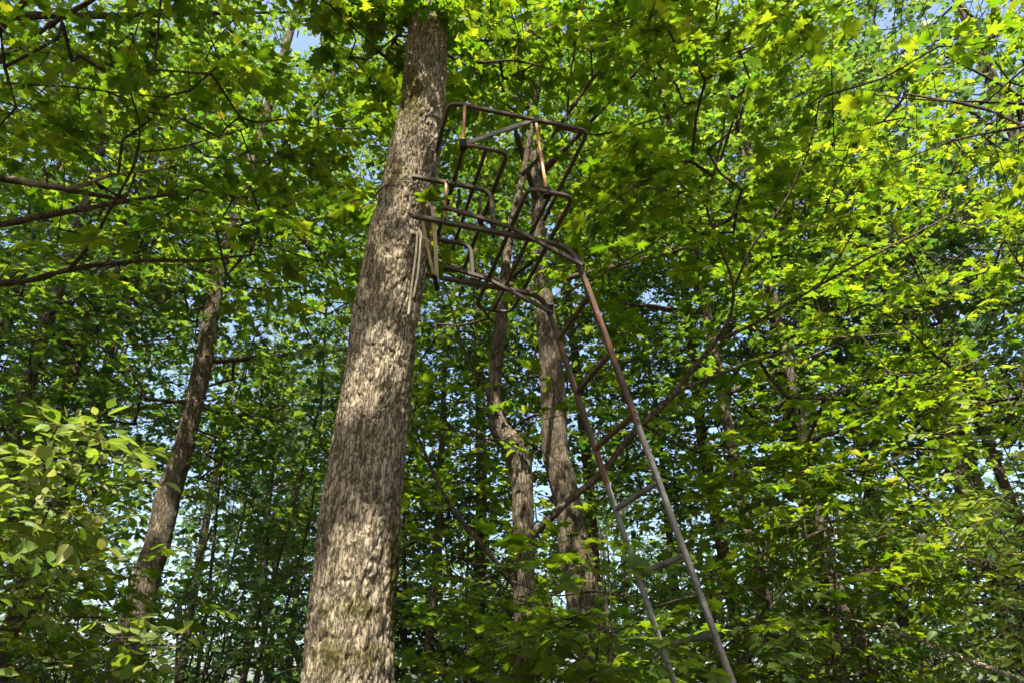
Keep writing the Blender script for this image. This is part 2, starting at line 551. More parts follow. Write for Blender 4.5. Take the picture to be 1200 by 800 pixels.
GAPS = [(1048, 22, 12), (345, 45, 13), (780, 342, 14), (760, 350, 10), (1130, 372, 16), (1175, 385, 14),
        (1165, 540, 22), (1195, 570, 20), (1140, 515, 12), (730, 122, 8), (1145, 100, 12), (645, 262, 15), (205, 450, 14), (120, 655, 16), (640, 395, 12),
        (25, 250, 10), (420, 190, 9), (150, 400, 8)]

def keep_gaps(Sp, L=.25):
    x, y, d = project(Sp)
    ok = np.ones(len(Sp), bool)
    for gx, gy, gr in GAPS:
        rr = gr + FPX * L / np.maximum(d, 1)
        ok &= (np.hypot(x - gx, y - gy) > rr) | (d < .2)
    return ok

WELLS = []                       # openings in the leaves that let a sunbeam through: (point, radius)
def well(px, py, D, r):
    WELLS.append((at_y(px, py, D), r))
for w_ in ((395, 785, 3.44, .13), (425, 745, 3.44, .15), (405, 700, 3.44, .15), (435, 670, 3.44, .11), (424, 440, 3.44, .10), (445, 410, 3.44, .08), (462, 295, 3.44, .05), (478, 238, 3.44, .05), (488, 190, 3.44, .04), (500, 105, 3.44, .13), (500, 75, 3.44, .14), (505, 30, 3.5, .55), (455, 45, 3.5, .3), (560, 55, 4.0, .5), (640, 60, 4.6, .35),
           (735, 620, 4.6, .12), (800, 640, 4.3, .16), (40, 535, 3.0, .45), (95, 560, 3.2, .3), (1000, 330, 6.4, .4), (1130, 120, 7, .6), (900, 250, 6.4, .25), (1080, 640, 6, .5), (930, 640, 6.5, .35), (840, 330, 7, .25), (1180, 330, 7, .5), (180, 400, 6.5, .25), (130, 190, 5.2, .25), (350, 110, 5.4, .25), (590, 60, 5.3, .4),
           (610, 570, 6.2, .12), (648, 500, 8.0, .2), (680, 640, 8.0, .15), (185, 600, 8.8, .2), (150, 700, 8.8, .2),
           (1060, 300, 6.2, .5), (1000, 180, 6.0, .3), (1150, 200, 6.5, .6), (1120, 430, 7, .5), (960, 440, 7, .3), (1100, 560, 7, .6), (760, 30, 6.2, .25)):
    well(*w_)
def keep_wells(Sp):
    ok = np.ones(len(Sp), bool)
    for c, r in WELLS:
        d = Sp - c
        t = d @ TO_SUN
        rad = np.linalg.norm(d - t[:, None] * TO_SUN, axis=1)
        ok &= (rad > r + .1) | (t < 1.2)
    return ok

LIMBS = []
def keep_limbs(Sp, rad=.16, length=1.6):
    """leaves sit above the traced limbs, not hanging in front of their lower side."""
    ok = np.ones(len(Sp), bool)
    for q in LIMBS:
        d = CAM - q; d = d / np.linalg.norm(d)
        v = Sp - q
        t = v @ d
        ok &= ~((t > -.05) & (t < length) & (np.linalg.norm(v - t[:, None] * d, axis=1) < rad))
    return ok

def in_view(P, pad=20):
    x, y, d = project(P)
    return (x > -pad) & (x < 1200 + pad) & (y > -pad) & (y < 800 + pad) & (d > .3)

LEAFMESH = {}
def leaf_objects(kind, tmpl, P, X, Y, Z, s, parent, base):
    if kind not in LEAFMESH:
        LEAFMESH[kind] = []
        for q in range(4):
            V = tmpl[0].copy()
            V[:, 2] += (-.12 + .09 * q) * V[:, 1] ** 2 * 2 + (.1 - .07 * q) * np.sin(V[:, 0] * 4)
            LEAFMESH[kind].append(mesh_np('leaf', V, tmpl[1], 3, M['oval' if kind == 'oval' else 'maple']))
    for i in range(len(P)):
        o = link('leaf', LEAFMESH[kind][i % 4], parent)
        m = Matrix(((X[i, 0] * s[i], Y[i, 0] * s[i], Z[i, 0] * s[i], P[i, 0] - base[0]),
                    (X[i, 1] * s[i], Y[i, 1] * s[i], Z[i, 1] * s[i], P[i, 1] - base[1]),
                    (X[i, 2] * s[i], Y[i, 2] * s[i], Z[i, 2] * s[i], P[i, 2] - base[2]),
                    (0, 0, 0, 1)))
        o.matrix_basis = m

def crown(tree, base, seedP, seedR, Sp, kind, lod, n=9, L=.45, size=.12, tilt=.35, seed=0, singles=0, r0=.0028, gaps=True, twigmat='twig', leafmat=None):
    rg = np.random.default_rng(seed + 1000)
    if gaps:
        Sp = Sp[keep_gaps(Sp) & keep_wells(Sp) & keep_limbs(Sp)]
    Sp = Sp[Sp[:, 2] > .25]
    A, B, ra, rb, D = grow(np.asarray(seedP), np.asarray(seedR), Sp, rg, r0=r0)
    P, X, Y, Z, s, Ls = spray_leaves(Sp, D, n, L, size, tilt, rg)
    E = Sp + D * Ls[:, None]; E[:, 2] -= .12 * Ls
    if gaps:
        ok = np.ones(len(P), bool)
        Cn = P + X * (s * .5)[:, None]
        for c, r in WELLS:
            d = Cn - c
            t = d @ TO_SUN
            ok &= (np.linalg.norm(d - t[:, None] * TO_SUN, axis=1) > r + .05) | (t < 1.2)
        P, X, Y, Z, s = P[ok], X[ok], Y[ok], Z[ok], s[ok]
    A = np.vstack([A, Sp]); B = np.vstack([B, E]); ra = np.concatenate([ra, np.full(len(Sp), r0)]); rb = np.concatenate([rb, np.full(len(Sp), r0 * .5)])
    big = rb > .008
    V1, F1 = prisms(A[~big], B[~big], ra[~big], rb[~big], 3)
    V2, F2 = prisms(A[big], B[big], ra[big], rb[big], 6) if big.any() else (np.zeros((0, 3)), np.zeros((0, 4), int))
    V = np.vstack([V1, V2]); F = np.vstack([F1, F2 + len(V1)])
    link('twigs', mesh_np('twigs', V - base, F, 4, M[twigmat], smooth=True), tree, kind='stuff')
    tm = {'maple': (MAPLE, MAPLE_MID, MAPLE_FAR), 'oval': (OVAL, OVAL, OVAL_FAR)}[kind]
    rest = np.ones(len(P), bool)
    if singles:
        d = np.linalg.norm(P - CAM, axis=1) / s
        d[~in_view(P, 5)] = 1e9
        idx = np.argsort(d)[:singles]
        idx = idx[d[idx] < 1e8]
        leaf_objects(kind, tm[0], P[idx], X[idx], Y[idx], Z[idx], s[idx], tree, base)
        rest[idx] = False
    P, X, Y, Z, s = P[rest], X[rest], Y[rest], Z[rest], s[rest]
    px = FPX * s / np.linalg.norm(P - CAM, axis=1)
    lv = np.where(px > 15, 0, np.where(px > 5.5, 1, 2))
    lv = np.where(in_view(P, 60), np.maximum(lv, lod if lod < 2 else 2), 2)
    if lod == 2:
        lv[:] = 2
    tv = np.clip(rg.beta(2, 2.2, len(P)), 0, .999)
    VV, FF, TT, o = [], [], [], 0
    for q in range(3):
        w = lv == q
        if not w.any():
            continue
        V, F, k = leaf_arrays(tm[q], P[w], X[w], Y[w], Z[w], s[w])
        VV.append(V); FF.append(F + o); TT.append(np.repeat(tv[w], k)); o += len(V)
    V = np.vstack(VV); F = np.vstack(FF); tint = np.concatenate(TT)
    m = M[leafmat or ('oval' if kind == 'oval' else ('maple', 'upper', 'far')[lod])]
    link('crown', mesh_np('crown', V - base, F, 3, m, {'tint': ('FACE', tint)}), tree, kind='stuff')

def wedge(n, x0, x1, y0, y1, d0, d1, per=6, sxy=.5, sz=.14, rg=RNG):
    """spray points in clumps inside a wedge of directions, d0..d1 metres away."""
    m = max(1, n // per)
    px = rg.uniform(x0, x1, m); py = rg.uniform(y0, y1, m)
    dep = d0 + (d1 - d0) * rg.random(m) ** .8
    C = np.array([at_depth(a, b, c) for a, b, c in zip(px, py, dep)])
    Q = C[:, None] + rg.normal(0, 1, (m, per, 3)) * np.array([sxy, sxy, sz])
    return Q.reshape(-1, 3)

def blob(n, c, rad, per=7, sxy=.5, sz=.18, rg=RNG, shell=.45):
    """spray points in clumps spread through an ellipsoid, denser outside."""
    m = max(1, n // per)
    d = norm(rg.normal(0, 1, (m, 3)))
    C = np.array(c) + d * np.array(rad) * ((shell + (1 - shell) * rg.random((m, 1))) ** .8)
    Q = C[:, None] + rg.normal(0, 1, (m, per, 3)) * np.array([sxy, sxy, sz])
    return Q.reshape(-1, 3)

# ------------------------------------------------------------------ traced trunks
def trace(rows, D, lean=0.0):
    """rows of (py, x_left, x_right) -> points and radii on a trunk that stands D metres ahead."""
    P, r = [], []
    for py, xl, xr in rows:
        p = at_y((xl + xr) / 2, py, D)
        p = at_y((xl + xr) / 2, py, D + lean * (p[2] - 1.6))
        dep = (p - CAM) @ np.array([0, CP, SP])
        P.append(p); r.append((xr - xl) / 2 * dep / FPX)
    o = np.argsort([p[2] for p in P])
    return np.array(P)[o], np.array(r)[o]

def to_ground(P, r):
    d = (P[1] - P[0]) if P[1][2] - P[0][2] > .4 else (P[2] - P[0])
    d = d / d[2]
    q = P[0] - d * (P[0][2] + .12)
    return np.vstack([q, P]), np.concatenate([[r[0] * 1.06], r])

def extend(P, r, top, dr=(0, 0), rend=.04, n=4):
    a = P[-1]
    d = np.array([dr[0], dr[1], 1.0])
    Q = [a + d * (top - a[2]) * k / n for k in range(1, n + 1)]
    q = [r[-1] + (rend - r[-1]) * k / n for k in range(1, n + 1)]
    return np.vstack([P, Q]), np.concatenate([r, q])

def moss_at(spots, edge=0):
    def f(W):
        x, y, d = project(W)
        m = np.zeros(len(W))
        for sx, sy, rx, ry, a in spots:
            m = np.maximum(m, a * np.exp(-((x - sx) / rx) ** 2 - ((y - sy) / ry) ** 2))
        return m
    return f

def limb(tree, base, pts, D0, D1, r0, r1, mat_='bark_dark', seed=0, name='branch'):
    """a limb traced through pixels, its distance running from D0 to D1."""
    n = len(pts)
    P = np.array([at_depth(px, py, D0 + (D1 - D0) * i / (n - 1)) for i, (px, py) in enumerate(pts)])
    r = np.linspace(r0, r1, n)
    me, P2, r2 = limb_mesh(name, P, r, base, M[mat_], seed=seed)
    link(name, me, tree)
    LIMBS.extend(P2[::3])
    return P2, r2

def free_limb(tree, base, P, r0, r1, mat_='bark_dark', seed=0, name='branch'):
    me, P2, r2 = limb_mesh(name, np.array(P, float), np.linspace(r0, r1, len(P)), base, M[mat_], seed=seed, step=.12)
    link(name, me, tree)
    return P2, r2

# --- the big tree that carries the stand
K = .85
D_BIG = 3.65
P, r = trace([(800, 351.5, 461), (695, 366, 463), (590, 378, 469), (485, 397, 479), (380, 413.5, 487), (330, 424, 497),
              (273, 434, 503), (227, 446, 508), (175, 458, 516), (122, 470, 521), (66, 475, 523), (0, 484, 524)], D_BIG)
P, r = to_ground(P, r)
P, r = extend(P, r, 15.5, (.02, -.01), .07)
BIG = P[0] * np.array([1, 1, 0])
big = thing('forest_tree', 'thick grey furrowed trunk with moss patches that carries the rusty ladder stand', 'tree', BIG)
me, bigP, bigR = trunk_mesh('trunk', P[:15], r[:15], BIG, M['bark_big'], res=.0074, plate=.027, depth=.021, seed=3,
    moss=moss_at([(420, 715, 75, 30, .5), (385, 770, 45, 60, .5), (463, 690, 10, 130, .7), (440, 770, 50, 35, .48), (410, 640, 60, 60, .25), (480, 110, 30, 60, .6), (465, 210, 25, 45, .5), (455, 300, 35, 40, .35), (400, 560, 40, 60, .2), (484, 420, 10, 60, .45), (430, 430, 25, 60, .25)]))
link('trunk', me, big)
me, upP, upR = trunk_mesh('upper_trunk', P[13:], r[13:], BIG, M['bark_grey'], res=.03, plate=.04, depth=.01, seed=4, moss=moss_at([]), flare=False)
link('upper_trunk', me, big)
sP, sR = [upP[upP[:, 2] > 7.3]], [upR[upP[:, 2] > 7.3]]
for k, (ang, z0, ln, rise) in enumerate([(40, 9, 3.4, .5), (120, 10, 3.2, .6), (185, 8.6, 2.6, .35), (250, 9.6, 3, .6), (320, 8.4, 3, .4), (80, 12, 2.4, .8), (215, 12.2, 2.2, .8)]):
    q = np.array([np.interp(z0, upP[:, 2], upP[:, j]) for j in range(3)])
    d = np.array([math.cos(R(ang)), math.sin(R(ang)), 0])
    pts = [q + d * ln * t + np.array([0, 0, rise * ln * t ** 1.3]) for t in (0, .25, .5, .75, 1)]
    a, b = free_limb(big, BIG, pts, .06, .018, seed=k)
    sP.append(a); sR.append(b)
# the low sunlit shoots by the trunk top
a, b = limb(big, BIG, [(517, 40), (535, 62), (560, 75), (600, 70), (650, 82)], 6.35, 6.1, .022, .007, seed=21); sP.append(a); sR.append(b)
a, b = limb(big, BIG, [(486, 48), (470, 40), (450, 55), (425, 75)], 6.3, 5.7, .014, .005, seed=22); sP.append(a); sR.append(b)
LIMBS.clear()                    # these shoots are leafy all round
Sp = np.vstack([wedge(42, 450, 545, 8, 52, 5.35, 5.8, per=6, sxy=.24, sz=.02),
                wedge(66, 530, 690, 5, 105, 6.1, 7.0, per=6, sxy=.3, sz=.03),
                wedge(20, 425, 470, 20, 80, 5.5, 5.9, per=5, sxy=.2, sz=.03),
                blob(1000, (-1.0, 2.6, 11.3), (4.4, 3.8, 3.0), shell=.2), blob(800, (-3.6, 1.8, 11.6), (2.9, 2.6, 2.2), shell=.1), blob(560, (1.9, 2.2, 12), (2.2, 2, 2.2), shell=.1)])  # overhead crown; its last two blobs are added to shade the leaves below
crown(big, BIG, np.vstack(sP), np.concatenate(sR), Sp, 'maple', 0, n=9, L=.36, size=.115, seed=1, singles=300)

# ------------------------------------------------------------------ the ladder stand
CA, SA = math.cos(R(15.5)), math.sin(R(15.5))
def st(a, b, h):                 # a: away from the tree, b: across, h: above the eye
    return np.array([K * (a * CA - b * SA), K * (a * SA + b * CA), 1.6 + K * h])
FOOT = st(1.64 + .29 * 4.8, 4.46, 0); FOOT[2] = 0
stand = thing('ladder_stand', 'rusty steel two-seat hunting ladder stand strapped high on the mossy trunk', 'tree stand', FOOT)
UPB = st(0, 1, 0) - st(0, 0, 0)
BN, BF, AB = 4.09, 4.83, 1.64
H0 = 3.2
slope = .29
def rail_pt(b, s):
    return st(AB + slope * s, b, H0 - s)
S_JOINT = {BN: 1.42, BF: 1.62}
S_END = (1.6 / K) + H0 + .03
def tube(name, pts, w, h, m, parent=stand, fil=None, base=FOOT, up=None, **kw):
    Pp = fillet(pts, fil) if fil else np.array(pts)
    return solid(name, [sweep(Pp, boxprof(w, h, .35), up)], M[m], parent, base, **kw)
for b in (BN, BF):
    arm_end = .36 if b == BN else .30
    tube('arm', [st(arm_end, b, H0 + .07), st(AB - .02, b, H0 + .03), rail_pt(b, .3)], .033, .032, 'brown_steel', fil=.13, up=UPB)
    rl = tube('ladder_rail', [rail_pt(b, .26), rail_pt(b, S_JOINT[b])], .038, .035, 'rust_steel', up=UPB)
    lo = tube('ladder_rail', [rail_pt(b, S_JOINT[b] - .12), rail_pt(b, S_END)], .034, .03, 'grey_steel', up=UPB)
    for q in (.04, .10):         # bolts that hold the two lengths together
        c = rail_pt(b, S_JOINT[b] - q)
        o_ = st(0, b + (-.035 if b == BN else .035), 0) - st(0, b, 0)
        solid('bolt', [sweep(np.array([c + o_ * .4, c + o_]), roundprof(.007, 6))], M['grey_steel'], rl, FOOT)
    p_ = rail_pt(b, S_END)
    solid('foot', [sweep(np.array([p_ + [0, 0, -.012], p_ + [0, 0, .03]]), boxprof(.08, .08), up=[1, 0, 0])], M['grey_steel'], lo, FOOT)
def rung_s(py, b):               # where the rail passes that picture row
    lo, hi = 0.0, 4.6
    for _ in range(40):
        mdl = (lo + hi) / 2
        if project(rail_pt(b, mdl))[1][0] < py: lo = mdl
        else: hi = mdl
    return lo
RS = [rung_s(y, BN) for y in (345.6, 409, 482.5, 564, 767)]
print('RUNGS', [round(v, 2) for v in RS])
step_ = (RS[3] - RS[0]) / 3
for i in range(9):
    s = RS[0] + i * step_
    if s > S_END - .15: break
    tube('rung', [rail_pt(BN, s), rail_pt(BF, s)], .03, .03, 'rust_steel' if i < 3 else 'grey_steel')

def panel(name, a0, a1, b0, b1, h, m, rise=0):
    """a rounded tube loop with a middle bar and thin cross wires."""
    hh = lambda b: h + rise * (b - b0)
    am = (a0 + a1) / 2
    p = [(am, b0), (a1, b0), (a1, b1), (a0, b1), (a0, b0), (am, b0)]
    pts = fillet([st(a, b, hh(b)) for a, b in p], .1)
    f = solid(name, [sweep(pts, boxprof(.027, .027, .5), up=[0, 0, 1])], M[m], stand, FOOT)
    solid('bar', [sweep(np.array([st(am, b0, hh(b0)), st(am, b1, hh(b1))]), boxprof(.028, .022, .4))], M[m], f, FOOT)
    return f
plat = panel('foot_platform', 1.12, 1.46, 3.60, 5.30, H0 + .1, 'brown_steel')
seat = panel('seat', .66, .99, 3.69, 5.33, 3.69, 'brown_steel')
for b in (BN, BF):
    tube('seat_support', [st(.33, b, 3.65), st(.96, b, 3.65), st(.99, b, H0 + .05)], .03, .03, 'brown_steel', fil=.09, up=UPB)
    tube('seat_post', [st(.60, b - .01, 3.64), st(.60, b - .01, H0 + .06)], .028, .02, 'rust_post')
    tube('brace', [st(.58, b - .045, H0 + .17), st(1.1, b - .045, H0 + .09), rail_pt(b - .045, .16)], .03, .022, 'brown_steel')
    # loops at the ends of the straps
# the rail that wraps round the sitter
rail = tube('shooting_rail', [st(.52, 4.75, 4.1), st(.53, 3.70, 4.1), st(1.66, 3.69, 4.1), st(1.66, 4.85, 4.1)], .026, .026, 'brown_steel', fil=.07, up=[0, 0, 1])
tube('rail_post', [st(1.26, 3.61, H0 + .1), st(1.22, 3.70, 4.1)], .026, .02, 'rust_post')
tube('rail_post', [st(.65, 3.70, 3.69), st(.65, 3.70, 4.1)], .026, .02, 'rust_post')
tube('rail_brace', [st(.665, 3.715, 3.72), st(1.2, 3.70, 4.1)], .03, .016, 'grey_steel')
for a, b, h in ((1.26, 3.61, H0 + .1), (.65, 3.70, 3.69), (1.22, 3.7, 4.1), (AB + .05, BN, H0 - .1), (AB + .05, BF, H0 - .1)):
    c = st(a, b, h)
    solid('bracket', [sweep(np.array([c - [0, 0, .03], c + [0, 0, .03]]), boxprof(.045, .04))], M['black'], stand, FOOT)
for b in (BN, BF):               # bolts and weld beads where the tubes meet
    sd = -1 if b == BN else 1
    for a, h in ((.60, H0 + .075), (.60, 3.64), (.985, H0 + .075), (1.29, H0 + .06), (1.5, H0 + .04)):
        c = st(a, b + sd * .012, h); e_ = st(a, b + sd * .034, h)
        solid('bolt', [sweep(np.array([c, e_]), roundprof(.010, 6)), sweep(np.array([e_, st(a, b + sd * .048, h)]), roundprof(.005, 6))], M['rust_steel'], stand, FOOT)
for i in range(9):
    s_ = RS[0] + i * step_
    if s_ > S_END - .15: break
    for b, sg in ((BN, 1), (BF, -1)):
        c = rail_pt(b + sg * .018, s_); e_ = rail_pt(b + sg * .032, s_)
        solid('weld', [sweep(np.array([c, (c + e_) / 2, e_]), roundprof(.022, 8), scale=[1, .95, .7])], M['rust_steel'] if i < 3 else M['grey_steel'], stand, FOOT)
# pads left hanging on the seat frame
for i, (a, b, w) in enumerate(((.9, 4.25, .05), (1.0, 4.2, .035), (.72, 4.2, .05))):
    pts = [st(a, b, 3.7), st(a + .015, b + .01, 3.62), st(a - .01, b - .01, 3.52 - .08 * (i == 1)), st(a + .01, b, 3.44 - .16 * (i == 1))]
    solid('hanging_tie', [sweep(fillet(pts, .03), boxprof(w * .5, .02))], M['black'], stand, FOOT)

# straps
def ribbon(pts, w, face):
    return sweep(fillet(pts, .04), boxprof(.004, w), up=face)
fc = ray(505, 290); fc = -fc / np.linalg.norm(fc)
def onto(px, py, extra=0.0):     # a point over the right flank of the big trunk
    p = at_depth(px, py, 4.55 + extra)
    return p
sb = st(.42, BN, H0 + .05)
strap = thing('ratchet_strap', 'pale webbing ratchet strap running down from the stand beside the trunk', 'strap', sb)
p0 = st(.5, BN - .05, H0 + .16); p1 = at_depth(512, 328, (p0 - CAM) @ [0, CP, SP] + .12)
solid('webbing', [ribbon([p0, p0 * .5 + p1 * .5 + [.004, 0, 0], p1], .026, fc)], M['strap'], strap, sb)
p2 = st(.43, BN, H0 + .08); p3 = p1 + [-.02, 0, .02]
solid('webbing', [ribbon([p2, p2 * .6 + p3 * .4 + [-.004, 0, 0], p3], .02, fc)], M['strap'], strap, sb)
bk = solid('ratchet_buckle', [sweep(np.array([p1 + [-.018, 0, .03], p1 + [.0, 0, -.05], p1 + [.006, 0, -.075]]), boxprof(.045, .03, .3))], M['black'], strap, sb)
solid('lever', [sweep(np.array([p1 + [.0, -.03, .0], p1 + [.012, -.035, -.07]]), boxprof(.03, .012, .3))], M['black'], bk, sb)
# a hook ring where the strap meets the arm
cth = np.linspace(0, 2 * math.pi, 15)
rc = p0 + [0, 0, .012]
solid('hook_ring', [sweep(np.array([rc + [.02 * math.cos(t), 0, .014 * math.sin(t)] for t in cth]), roundprof(.0035, 6), up=[0, 1, 0])], M['grey_steel'], strap, sb)
# webbing round the trunk, behind the arms
def wrap(z, name, label, w, a0, a1, tail=None):
    c = np.array([np.interp(z, bigP[:, 2], bigP[:, j]) for j in range(3)])
    rr = np.interp(z, bigP[:, 2], bigR) * 1.07 + .006
    pts = [c + [rr * math.cos(t), rr * math.sin(t), .02 * math.sin(t)] for t in np.linspace(a0, a1, 40)]
    t_ = thing(name, label, 'strap', c + [rr, 0, 0])
    solid('webbing', [sweep(np.array(pts), boxprof(w, .006), up=[0, 0, 1])], M['strap'], t_, c + [rr, 0, 0])
    return t_, c + [rr, 0, 0], pts
def cable(z):
    c = np.array([np.interp(z, bigP[:, 2], bigP[:, j]) for j in range(3)])
    rr = np.interp(z, bigP[:, 2], bigR) * 1.05 + .008
    pts = [c + [rr * math.cos(t), rr * math.sin(t), .03 * math.sin(t) + .012 * math.sin(3 * t)] for t in np.linspace(0, 2 * math.pi, 49)]
    o = c + [rr, 0, 0]
    k = solid('safety_cable', [sweep(np.array(pts), roundprof(.0045, 6), up=[0, 0, 1])], M['brown_steel'], None, o)
    k.location = o
    k['label'] = 'thin dark cable looped once round the trunk at seat height'; k['category'] = 'cable'
cable(4.70)
t_, bb, pts = wrap(4.30, 'trunk_strap', 'pale strap wrapped round the trunk with two tails hanging down its right side', .024, R(-60), R(190))
q0 = pts[0]
for dx, ln, off in ((.0, .62, .0), (.022, .5, .01)):
    e = q0 + np.array([dx + .045, .0, 0])
    tl = [e, e + [.004, -.012, -ln * .3], e + [-.006 + off, -.01, -ln * .65], e + [-.012, -.012, -ln]]
    solid('strap_tail', [ribbon(tl, .012, fc)], M['strap'], t_, bb)

# ------------------------------------------------------------------ the crooked tree and the straight tree behind the ladder
D_C = 6.2
P, r = trace([(735, 602, 627), (650, 601, 627), (582, 600.5, 625.5), (545, 597, 624), (522, 588, 616), (503, 574, 597), (470, 570, 587), (425, 574, 588),
              (380, 579, 594), (330, 585, 597), (265, 594, 603), (205, 610, 617)], D_C)
P, r = to_ground(P, r)
P, r = extend(P, r, 9.8, (.15, -.05), .02)
CRK = P[0] * np.array([1, 1, 0])
crk = thing('forest_tree', 'crooked slender tree with a sharp elbow in its trunk behind the ladder', 'tree', CRK)
me, cP, cR = trunk_mesh('trunk', P, r, CRK, M['bark_grey'], res=.014, plate=.03, depth=.008, seed=11, moss=moss_at([(600, 520, 20, 30, .4)]))
link('trunk', me, crk)
sP, sR = [cP[cP[:, 2] > 5.2]], [cR[cP[:, 2] > 5.2]]
def L_(pts, d0, d1, r0, r1, sd, m='bark_dark', seedit=True):
    a, b = limb(crk, CRK, pts, d0, d1, r0, r1, m, seed=sd)
    if seedit:
        sP.append(a[len(a) // 4:]); sR.append(b[len(a) // 4:])
L_([(618, 632), (650, 600), (700, 560), (745, 505), (790, 460), (838, 400)], 6.05, 6.7, .036, .022, 1, 'bark_dark')
L_([(838, 400), (858, 372), (861, 335), (838, 275), (826, 240), (845, 170), (852, 120)], 6.7, 6.4, .019, .006, 2)
L_([(838, 400), (880, 382), (960, 335), (1060, 280), (1110, 255), (1200, 215)], 6.7, 7.2, .018, .006, 3)
L_([(772, 478), (800, 455), (850, 435), (900, 418), (960, 398), (1060, 390)], 6.5, 7.6, .022, .008, 4, 'bark_grey')
L_([(861, 335), (880, 290), (925, 230), (950, 170), (960, 120)], 6.65, 6.2, .014, .006, 5)
L_([(960, 335), (985, 300), (1010, 255)], 6.95, 6.6, .011, .005, 6)
L_([(606, 690), (575, 650), (545, 615), (520, 580), (497, 530), (482, 490)], 6.0, 5.9, .026, .010, 7, 'bark_grey')
L_([(540, 661), (570, 660), (606, 668)], 5.7, 6.0, .007, .013, 8)
L_([(612, 205), (632, 187), (653, 150), (690, 100), (735, 40), (752, 0), (770, -60)], 6.9, 7.3, .022, .008, 9)
L_([(653, 150), (700, 160), (770, 140), (820, 118)], 7.0, 7.0, .012, .005, 10)
L_([(664, 142), (668, 90), (676, 40), (690, -20)], 7.0, 7.4, .012, .006, 13)
L_([(575, 470), (540, 400), (520, 330)], 6.5, 6.4, .012, .006, 12)
L_([(660, 345), (700, 325), (760, 290), (800, 262)], 6.9, 7.0, .012, .006, 14)
L_([(580, 520), (545, 505), (500, 500)], 6.1, 6.2, .012, .005, 15)
Sp = np.vstack([wedge(520, 680, 1130, -60, 340, 5.4, 8.0, sxy=.4, sz=.07),
                wedge(300, 740, 1220, 240, 600, 6.2, 8.6, sxy=.4, sz=.08),
                wedge(90, 620, 900, -220, 40, 6.5, 8.5, sxy=.4),
                wedge(36, 470, 590, 440, 640, 5.9, 6.6, per=4, sxy=.3)])
crown(crk, CRK, np.vstack(sP), np.concatenate(sR), Sp, 'maple', 0, n=9, L=.38, size=.125, tilt=.2, seed=2, singles=300)

D_S = 8.2
P, r = trace([(700, 664, 705), (650, 656, 694), (596, 651, 683), (528, 635, 665), (470, 634, 663), (425, 632, 659), (380, 629, 653), (294, 624, 640), (200, 622, 635)], D_S)
P, r = to_ground(P, r)
P, r = extend(P, r, 18, (-.02, .02), .04)
STR = P[0] * np.array([1, 1, 0])
stt = thing('forest_tree', 'straight brown trunk rising just behind the crooked tree', 'tree', STR)
me, tP, tR = trunk_mesh('trunk', P, r, STR, M['bark_grey'], res=.018, plate=.04, depth=.014, seed=12, moss=moss_at([(680, 660, 20, 60, .4)]))
link('trunk', me, stt)
sP, sR = [tP[tP[:, 2] > 6.5]], [tR[tP[:, 2] > 6.5]]
for k, (ang, z0, ln) in enumerate([(20, 7, 3), (100, 7.5, 3), (170, 6.8, 3.2), (250, 8.5, 2.5), (320, 9, 3), (60, 10, 2.6), (200, 10.5, 2.4)]):
    q = np.array([np.interp(z0, tP[:, 2], tP[:, j]) for j in range(3)])
    d = np.array([math.cos(R(ang)), math.sin(R(ang)), 0])
    a, b = free_limb(stt, STR, [q + d * ln * t + np.array([0, 0, .5 * ln * t]) for t in (0, .3, .6, 1)], .05, .015, seed=k + 40)
    sP.append(a); sR.append(b)
Sp = np.vstack([blob(1300, (.6, 9.4, 12.5), (3.9, 3.4, 6.2), shell=.25), wedge(260, 440, 720, 260, 640, 8.2, 11.5, sxy=.45)])
crown(stt, STR, np.vstack(sP), np.concatenate(sR), Sp, 'maple', 1, n=9, L=.4, size=.12, seed=3)

# ------------------------------------------------------------------ other trees with traced trunks
def forest(label, rows, D, top, dr, res, blobs, seed, lean=0, barkm='bark_grey', lod=1, size=.125, limbs=7, zmin=5.5, rend=.03, extra=None, group=None, seg_r=.05):
    P, r = trace(rows, D, lean)
    P, r = to_ground(P, r)
    P, r = extend(P, r, top, dr, rend)
    base = P[0] * np.array([1, 1, 0])
    t = thing('forest_tree', label, 'tree', base, group)
    me, tP, tR = trunk_mesh('trunk', P, r, base, M[barkm], res=res, plate=res * 2.2, depth=.012, seed=seed, moss=moss_at([]))
    link('trunk', me, t)
    rg = np.random.default_rng(seed)
    sP, sR = [tP[tP[:, 2] > zmin]], [tR[tP[:, 2] > zmin]]
    for k in range(limbs):
        z0 = zmin + (top - zmin) * (.05 + .8 * k / limbs)
        q = np.array([np.interp(z0, tP[:, 2], tP[:, j]) for j in range(3)])
        a = k * 2.4 + rg.uniform(0, 1)
        d = np.array([math.cos(a), math.sin(a), 0]); ln = rg.uniform(2, 3.3)
        a, b = free_limb(t, base, [q + d * ln * s_ + np.array([0, 0, .5 * ln * s_]) for s_ in (0, .3, .6, 1)], seg_r, .014, seed=k + seed)
        sP.append(a); sR.append(b)
    for pts, d0, d1, r0, r1, m in (extra or []):
        a, b = limb(t, base, pts, d0, d1, r0, r1, m, seed=seed)
        sP.append(a); sR.append(b)
    crown(t, base, np.vstack(sP), np.concatenate(sR), np.vstack(blobs), 'maple', lod, n=9, L=.42, size=size, seed=seed, leafmat=None)
    return t
forest('leaning brown trunk with dappled bark standing alone beyond the pale-leaved bush', [(796, 122, 157), (730, 140, 175), (677, 156, 187), (635, 171.5, 199.5), (583, 182, 210), (520, 205, 227.5), (428, 227, 248), (330, 246, 262)],
       9.0, 19, (.04, 0), .02, [blob(1300, (-3.2, 9.6, 12.5), (3.9, 3.4, 6.5), shell=.25), wedge(260, 160, 440, 240, 600, 9, 13, sxy=.5), wedge(170, -60, 230, 250, 560, 8, 10.5, sxy=.5)], 51)
